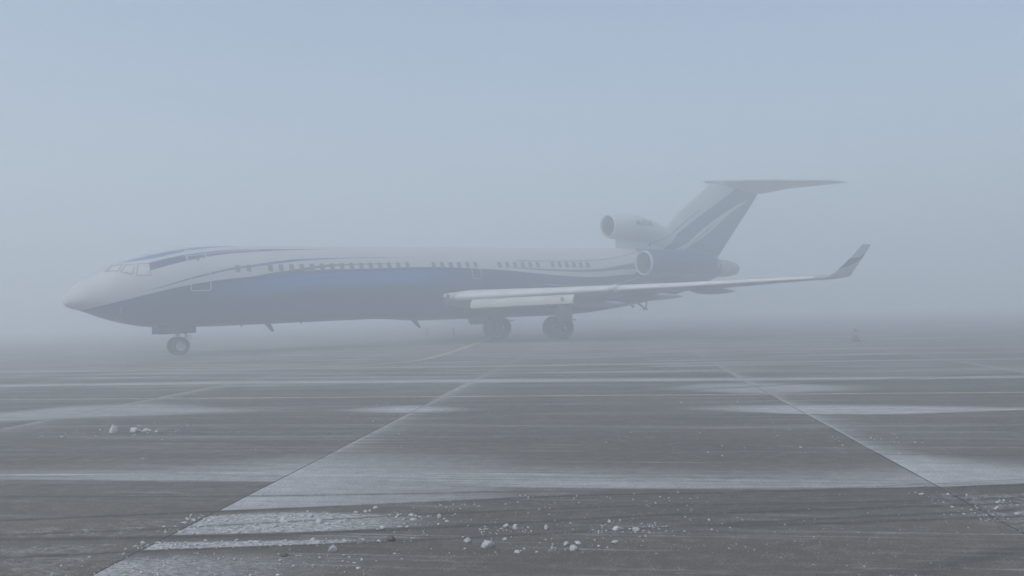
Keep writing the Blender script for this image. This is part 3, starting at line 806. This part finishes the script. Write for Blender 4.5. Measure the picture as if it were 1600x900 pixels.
# registration on the side of the centre engine
fc = bpy.data.curves.new('registration', 'FONT'); fc.body = 'M-STAR'; fc.size = 0.46; fc.extrude = 0.0; fc.offset = 0.012
tmp = bpy.data.objects.new('registration_text', fc); C.objects.link(tmp)
dg = bpy.context.evaluated_depsgraph_get()
me = bpy.data.meshes.new_from_object(tmp.evaluated_get(dg))
C.objects.unlink(tmp); bpy.data.objects.remove(tmp)
bm = bmesh.new(); bm.from_mesh(me)
bmesh.ops.triangulate(bm, faces=bm.faces)
bmesh.ops.subdivide_edges(bm, edges=bm.edges, cuts=1)
for v in bm.verts:
    x, z = 31.85 + v.co.x * 0.95, 6.44 + v.co.y
    rz = float(np.interp(x, (31.2, 32.4, 33.8), (.82, .86, .86))); ry = float(np.interp(x, (31.2, 32.4, 33.8), (.82, .86, .74))); zc = float(np.interp(x, (31.2, 32.4, 33.8), (6.43, 6.33, 6.0)))
    h = min(0.95, abs(z - zc) / rz)
    v.co = Vector(Q(x, ry * math.sqrt(1 - h * h) + 0.012, z))
for v in bm.verts: v.co.y = v.co.y
bmesh.ops.recalc_face_normals(bm, faces=bm.faces)
bm.to_mesh(me); bm.free()
me.materials.clear(); me.materials.append(plain('registration_paint', (0.05, 0.06, 0.08), 0.4))
reg = bpy.data.objects.new('registration', me); C.objects.link(reg); reg.parent = ce

# ---- undercarriage
def wheel(name, x, y, r, wd, parent, rim):
    prof = [(-wd / 2 * .6, r * .50), (-wd / 2 * .95, r * .64), (-wd / 2, r * .80), (-wd / 2 * .85, r * .93), (-wd / 2 * .5, r * .99), (0, r), (wd / 2 * .5, r * .99), (wd / 2 * .85, r * .93), (wd / 2, r * .80), (wd / 2 * .95, r * .64), (wd / 2 * .6, r * .50)]
    n = 36
    rings_ = [[(x + q * math.cos(2 * math.pi * k / n), y + o_, r + q * math.sin(2 * math.pi * k / n)) for k in range(n)] for o_, q in prof]
    v1, f1 = loft(rings_, cap0=False, cap1=False)
    hub = []
    for sg in (-1, 1):
        hub.append(loft([[(x + q * math.cos(2 * math.pi * k / n), y + sg * o_, r + q * math.sin(2 * math.pi * k / n)) for k in range(n)] for o_, q in ((wd * .34, r * .58), (wd * .40, r * .53), (wd * .28, r * .45), (wd * .24, r * .28), (wd * .40, r * .22), (wd * .40, r * .03))], cap0=False))
    v2, f2 = join(*hub)
    o = part(name, *join((v1, f1), (v2, f2)), [M_TYRE, rim], parent, body=False)
    for q in o.data.polygons[len(f1):]: q.material_index = 1
    return o
XN = 4.707
M_HUB = plain('brake_dusted_hub', (0.035, 0.035, 0.035), 0.6)
ng = part('nose_gear', *join(tube((XN, 0, .405), (XN, 0, .95), .075), tube((XN, 0, .85), (XN - .12, 0, 1.7), .11), tube((XN, -.36, .405), (XN, .36, .405), .06),
          tube((XN + .02, 0, 1.15), (XN + .42, 0, .86), .05), tube((XN + .42, 0, .86), (XN + .08, 0, .58), .045), tube((XN - .1, 0, 1.15), (XN + .75, 0, 1.5), .05)), M_LEG, body=False)
for s in (1, -1): wheel('wheel', XN, .30 * s, .405, .27, ng, M_RIM)
rr = torus_lip(0, 0, 0, .085, .02, 18, 6)
part('tow_ring', [(XN + .50 + y, .05 + x, .78 + z) for x, y, z in rr[0]], rr[1], M_LEG, ng, body=False)
for s in (1, -1):
    part('gear_door', *boxm(3.72, 5.34, .50 * s - .02, .50 * s + .02, 1.20, 1.62), M_NAVY)
for s in (1, -1):
    yg = 2.86 * s
    leg = part('main_gear', *join(tube((XM, yg, .62), (XM, yg, 1.2), .11), tube((XM, yg, 1.1), (XM - .08, yg, 2.2), .16), tube((XM, yg - .62, .62), (XM, yg + .62, .62), .09),
               tube((XM, yg, 1.5), (XM - .1, yg - 1.3 * s, 1.75), .08), tube((XM + .14, yg, 1.25), (XM + .55, yg, .98), .05), tube((XM + .55, yg, .98), (XM + .1, yg, .72), .05)), M_LEG, body=False)
    for k in (1, -1): wheel('wheel', XM, yg + .42 * k, .6225, .47, leg, M_HUB)
    part('gear_door', *boxm(XM - .55, XM + .42, yg + .70 * s - .025, yg + .70 * s + .025, .95, 2.15), M_WING, leg, body=False)
    part('brake_line_bracket', *boxm(XM + .5, XM + 1.0, yg + .25, yg + .33, .98, 1.06), M_LEG, leg, body=False)

v_, f_ = boxm(21.80, 22.75, -2.40, -2.33, .86, 1.34)
part('gear_bay_door', [(x - (.25 if z > 1 and x < 22 else 0), y, z) for x, y, z in v_], f_, M_WING, body=False)

# ---- small things on the skin
def blade(x, z, dx, dz, chord, name='blade_antenna', mat=None):
    rr = []
    for t, c_ in ((-0.2, 1.0), (0, 1.0), (.6, .75), (1, .42)):
        cx = x + dx * t + chord * .5; cz = z + dz * t
        rr.append([(cx - chord * c_ / 2, 0, cz), (cx, .025, cz), (cx + chord * c_ / 2, 0, cz), (cx, -.025, cz)])
    return part(name, *loft(rr), mat or M_WHITE)
blade(8.72, 1.46, .26, -.38, .30, mat=M_NAVY)
blade(16.6, 1.32, .34, -.42, .34, mat=M_NAVY)
blade(7.55, 1.45, .02, -.10, .08, mat=M_NAVY)
blade(10.5, 1.46, .02, -.08, .08, mat=M_NAVY)
blade(31.9, 1.62, .1, -.14, .3, mat=M_DARK)
part('tail_skid', *join(tube((32.55, 0, 1.75), (33.16, 0, 1.37), .06), tube((33.28, 0, 1.85), (33.18, 0, 1.37), .05), boxm(33.05, 33.28, -.1, .1, 1.32, 1.39)), M_DARK)
# ------------------------------------------------------------------ cones
def cone_mat():
    m, b = new_mat('faded_cone_plastic', 0.55)
    lx, ly, lz = objco()
    band = lz.gt(0.26) * lz.lt(0.36)
    f = noise(vec(lx, ly, lz), 12.0, 4)
    col = mix(f.ss(0.3, 0.7) * 0.5, (0.15, 0.09, 0.07), (0.10, 0.075, 0.065))
    col = mix(band, col, (0.26, 0.27, 0.27))
    E.nt.links.new(col, b.inputs['Base Color'])
    return m
M_CONE = cone_mat(); M_BASE = plain('black_rubber_base', (0.02, 0.02, 0.022), 0.7)
cone = bpy.data.objects.new('traffic_cone', None); C.objects.link(cone)
n = 20
prof = [(0.105, 0.036), (0.10, 0.05), (0.06, 0.30), (0.032, 0.50), (0.022, 0.51), (0.012, 0.50)]
raw_mesh('cone_body', *loft([[(r * math.cos(2 * math.pi * k / n), r * math.sin(2 * math.pi * k / n), z) for k in range(n)] for r, z in prof]), M_CONE, cone, sharp=40)
hb = [[(q * cx, q * cy, z) for cx, cy in ((-1, -.8), (-.8, -1), (.8, -1), (1, -.8), (1, .8), (.8, 1), (-.8, 1), (-1, .8))] for q, z in ((.15, 0.0), (.15, .025), (.135, .037))]
raw_mesh('base', *loft(hb), M_BASE, cone, sharp=40)
def dup(root, loc, rz):
    r = root.copy(); C.objects.link(r); r.location = loc; r.rotation_euler = (0, 0, rz)
    for ch in root.children:
        c = ch.copy(); C.objects.link(c); c.parent = r
    return r
cone.location = (13.845, 39.34, 0)
tag(cone, 'small dark traffic cone standing alone on the open apron right of the airliner', 'traffic cone', 'traffic cones round the airliner')
tag(dup(cone, (-6.28, 71.2, 0), .5), 'faint cone beyond the belly, nearer the antenna under the fuselage', 'traffic cone', 'traffic cones round the airliner')
tag(dup(cone, (-4.10, 67.1, 0), 1.1), 'faint cone beyond the belly, nearer the main wheels', 'traffic cone', 'traffic cones round the airliner')

# ------------------------------------------------------------------ lumps of snow
def snow_mat(name, col, dirt, amt):
    m, b = new_mat(name, 0.75)
    x, y, z = objco()
    f = noise(vec(x, y, z), 30.0, 5, 0.65); g = noise(vec(x, y, z), 9.0, 3)
    c_ = mix(g.ss(0.35, 0.7) * amt, col, dirt)
    c_ = mix(f.ss(0.45, 0.7) * 0.35, c_, tuple(k * 0.7 for k in col))
    E.nt.links.new(c_, b.inputs['Base Color'])
    bump = E.nt.nodes.new('ShaderNodeBump'); bump.inputs['Strength'].default_value = 0.6; bump.inputs['Distance'].default_value = 0.01
    E.nt.links.new(f.v, bump.inputs['Height']); E.nt.links.new(bump.outputs[0], b.inputs['Normal'])
    return m
M_SNOW = snow_mat('crusted_snow', (0.50, 0.52, 0.54), (0.33, 0.33, 0.33), 0.6)
M_ICE = snow_mat('grey_ice', (0.40, 0.42, 0.44), (0.26, 0.26, 0.26), 0.6)
M_SLUSH = snow_mat('dirty_slush', (0.10, 0.09, 0.08), (0.04, 0.035, 0.03), 0.8)
from mathutils import noise as mn
def lump_mesh(name, w_, h_, d_, seed, mat, blobs=1, ang=0.0, sub=3):
    rnd = random.Random(seed)
    bm = bmesh.new()
    for k in range(blobs):
        r = bmesh.ops.create_icosphere(bm, subdivisions=sub, radius=1.0)['verts']
        sc = 1.0 if k == 0 else rnd.uniform(0.35, 0.65)
        ox = 0 if k == 0 else rnd.uniform(-.95, .95); oy = 0 if k == 0 else rnd.uniform(-.6, .6)
        planes = [(Vector((rnd.uniform(-1, 1), rnd.uniform(-1, 1), rnd.uniform(-.3, 1))).normalized(), rnd.uniform(.45, .75)) for _ in range(6)]
        off = Vector((seed * 3.7 + k * 11, k * 5.1, seed * 1.3))
        for v in r:
            n_ = v.co.normalized()
            d = 1 + 0.45 * mn.noise(n_ * 1.4 + off) + 0.28 * mn.noise(n_ * 3.4 + off) + 0.16 * mn.noise(n_ * 8.0 + off)
            d *= 1 - ang * 0.5 * max(0, abs(mn.noise(n_ * 1.0 + off * 2)))
            q = n_ * d * sc
            z = q.z * h_ * 0.66 + h_ * 0.30 * sc
            for pn, pd in planes:
                e_ = q.dot(pn) - pd * sc
                if e_ > 0: q = q - pn * e_ * 0.85
            v.co = Vector((q.x * w_ / 2 + ox * w_ / 2, q.y * d_ / 2 + oy * d_ / 2, max(-0.006, z)))
    me = bpy.data.meshes.new(name); bm.to_mesh(me); bm.free(); me.materials.append(mat)
    for q in me.polygons: q.use_smooth = ang < 0.5
    o = bpy.data.objects.new(name, me); C.objects.link(o)
    return o
CH = [  # x, y, width, height, depth, blobs, material, label
(-5.66, 13.71, .14, .13, .14, 2, M_SNOW, 'peaked snow pile on bare concrete, the lone left one of the far group'),
(-5.36, 13.72, .16, .09, .14, 3, M_SNOW, 'low lumpy snow pile just right of the peaked far pile'),
(-5.19, 13.69, .13, .07, .12, 3, M_SNOW, 'right half of the far double snow pile, tapering to the right'),
(-5.04, 13.66, .05, .03, .05, 1, M_SNOW, 'tiny snow bit at the right end of the far piles'),
(-1.50, 7.39, .066, .050, .06, 2, M_SNOW, 'round snow lump at the right end of the scraped ridge'),
(-1.43, 7.32, .05, .026, .05, 1, M_SNOW, 'flat snow bit touching the front of the ridge end lump'),
(-1.31, 7.39, .04, .032, .04, 2, M_SNOW, 'small snow lump right of the scraped ridge, apart from it'),
(-1.23, 6.49, .075, .055, .07, 2, M_ICE, 'rounded grey ice lump in front of the wheel tracks at left'),
(-1.53, 6.40, .06, .025, .06, 2, M_SLUSH, 'flat dark slush patch left of the rounded grey ice lump'),
(-1.79, 7.45, .075, .042, .06, 3, M_SNOW, 'broad snow hump in the middle of the scraped ridge'),
(-1.15, 7.90, .06, .022, .05, 1, M_SNOW, 'flat snow flake beside the upper wheel track'),
(-1.21, 7.76, .035, .018, .035, 1, M_SNOW, 'small flat snow bit between two upper wheel tracks'),
(-0.88, 6.77, .062, .042, .055, 3, M_SLUSH, 'dark brown lump of slush alone on the concrete'),
(-0.08, 7.06, .062, .042, .055, 1, M_ICE, 'round ice lump behind the largest lump, with a smaller one at its right'),
(-0.02, 7.02, .040, .038, .04, 2, M_SNOW, 'whiter snow lump leaning on the right of a round ice lump'),
(0.20, 6.99, .044, .044, .04, 1, M_ICE, 'upright ice lump standing by itself right of centre'),
(-0.35, 6.66, .065, .038, .06, 2, M_ICE, 'rough grey lump just left of the largest lump'),
(-0.21, 6.50, .112, .060, .085, 2, M_ICE, 'largest ice lump in front, long and pale with a sloping left end'),
(-0.09, 6.68, .050, .026, .05, 1, M_ICE, 'smooth ice lump behind the right end of the largest lump'),
(-0.01, 6.34, .048, .020, .045, 2, M_SNOW, 'flat snow bit in front, right of the largest lump'),
(0.32, 6.51, .044, .030, .045, 1, M_ICE, 'rounded lump at the back left of the tight cluster of three'),
(0.36, 6.36, .070, .044, .055, 1, M_ICE, 'biggest pointed chunk at the front of the tight cluster of three'),
(0.40, 6.53, .046, .022, .045, 1, M_SNOW, 'flat chunk at the back right of the tight cluster of three'),
(0.22, 6.40, .030, .030, .03, 1, M_ICE, 'small upright ice bit just left of the tight cluster of three'),
(0.67, 7.16, .034, .024, .035, 1, M_SNOW, 'small snow bit farthest back of the right hand scatter'),
(0.70, 6.92, .095, .034, .06, 4, M_SNOW, 'crumbled heap of snow left of a rounded lump, right of centre'),
(0.83, 6.87, .058, .032, .05, 2, M_ICE, 'rounded lump at the right end of the crumbled snow heap'),
(0.65, 6.53, .060, .022, .055, 2, M_ICE, 'low grey lump in front of the crumbled snow heap'),
]
for i, (x, y, w_, h_, d_, nb, mt, lb) in enumerate(CH):
    w_, h_, d_ = w_ * .9, h_ * .8, d_ * .9
    o = lump_mesh('snow_lump' if mt is M_SNOW else 'ice_lump' if mt is M_ICE else 'slush_lump', w_, h_, d_, i + 1, mt, nb, 0.4 if mt is M_ICE else 0.2)
    o.location = (x, y, 0.001); o.rotation_euler = (0, 0, i * 1.3)
    if w_ > .09 or .062 < w_ < .064: o.rotation_euler = (0, 0, 0.15)
    tag(o, lb, 'snow lump', 'loose lumps left by the snow clearing')

# crumbs nobody could count
rnd = random.Random(4)
bm = bmesh.new(); bmesh.ops.create_icosphere(bm, subdivisions=1, radius=1.0)
IV = np.array([v.co[:] for v in bm.verts]); IF = [[v.index for v in f.verts] for f in bm.faces]; bm.free()
nrs = np.random.RandomState(4)
CV, CF = [], []
def crumb(x, y, r):
    s_ = np.array([nrs.uniform(.7, 1.8), nrs.uniform(.7, 1.3), nrs.uniform(.45, .9)])
    v = IV * s_ * r * nrs.uniform(.62, 1.25, (len(IV), 1))
    a_ = nrs.uniform(0, 6.28); c_, d_ = math.cos(a_), math.sin(a_)
    v = np.stack([x + v[:, 0] * c_ - v[:, 1] * d_, y + v[:, 0] * d_ + v[:, 1] * c_, np.maximum(-.002, v[:, 2] + r * s_[2] * .45)], -1)
    o_ = len(CV) * len(IV); CV.append(v); CF.extend([[k + o_ for k in f] for f in IF])
def scatter(n_, x0, x1, y0, y1, r0, r1, slope=0.0):
    for _ in range(n_):
        x = rnd.uniform(x0, x1); y = rnd.uniform(y0, y1)
        crumb(x, y + slope * x, r0 + (r1 - r0) * rnd.random() ** 4)
def ridge(n_, t, b_, x0, x1, r0, r1):
    qt, qb = np.array(BANDS[t]), np.array(BANDS[b_])
    for _ in range(n_):
        x = x0 + (x1 - x0) * rnd.random() ** 2.0
        if x * JC - np.interp(x, qt[:, 0], qt[:, 1]) * JS < J1 and rnd.random() < .75: continue
        f = rnd.random(); y = np.interp(x, qb[:, 0], qb[:, 1]) * (1 - f) + np.interp(x, qt[:, 0], qt[:, 1]) * f
        crumb(x, y, r0 + (r1 - r0) * rnd.random() ** 3)
ridge(300, 'B6t', 'B6b', -2.6, -0.5, .003, .020)
ridge(170, 'B7t', 'B7b', -2.7, -0.7, .003, .016)
ridge(300, 'B8t', 'B8b', -2.9, -0.9, .003, .015)
ridge(70, 'B9t', 'B9b', 3.25, 4.2, .004, .016)
scatter(120, -2.7, -0.9, 7.10, 7.80, .003, .018)
scatter(160, -2.7, -1.1, 6.66, 6.88, .003, .012)
scatter(160, -3.0, -0.9, 5.5, 6.6, .003, .014)
scatter(420, -0.9, 1.6, 6.2, 8.3, .002, .010)
scatter(130, 0.5, 1.1, 6.8, 7.1, .002, .010)
scatter(80, -0.3, 0.1, 6.9, 7.1, .002, .009)
scatter(70, -0.3, 0.6, 6.3, 6.7, .002, .010)
scatter(220, 1.6, 4.2, 5.4, 8.3, .002, .007)
scatter(50, 3.2, 4.0, 6.4, 7.8, .003, .011)
scatter(90, 1.0, 4.2, 10.0, 13.0, .003, .013)
scatter(60, 3.6, 4.6, 10.6, 11.6, .003, .012)
scatter(80, -6.5, 0.5, 10.5, 15.5, .003, .014)
scatter(60, -6.6, -4.6, 13.2, 14.6, .004, .022)
scatter(110, -2.6, 4.0, 14.5, 17.0, .004, .014)
me = bpy.data.meshes.new('snow_crumbs'); me.from_pydata(np.concatenate(CV).tolist(), [], CF); me.materials.append(M_SNOW)
for q in me.polygons: q.use_smooth = True
o = bpy.data.objects.new('snow_crumbs', me); C.objects.link(o)
tag(o, 'scattered crumbs of snow and ice on the concrete', 'snow', kind='stuff')
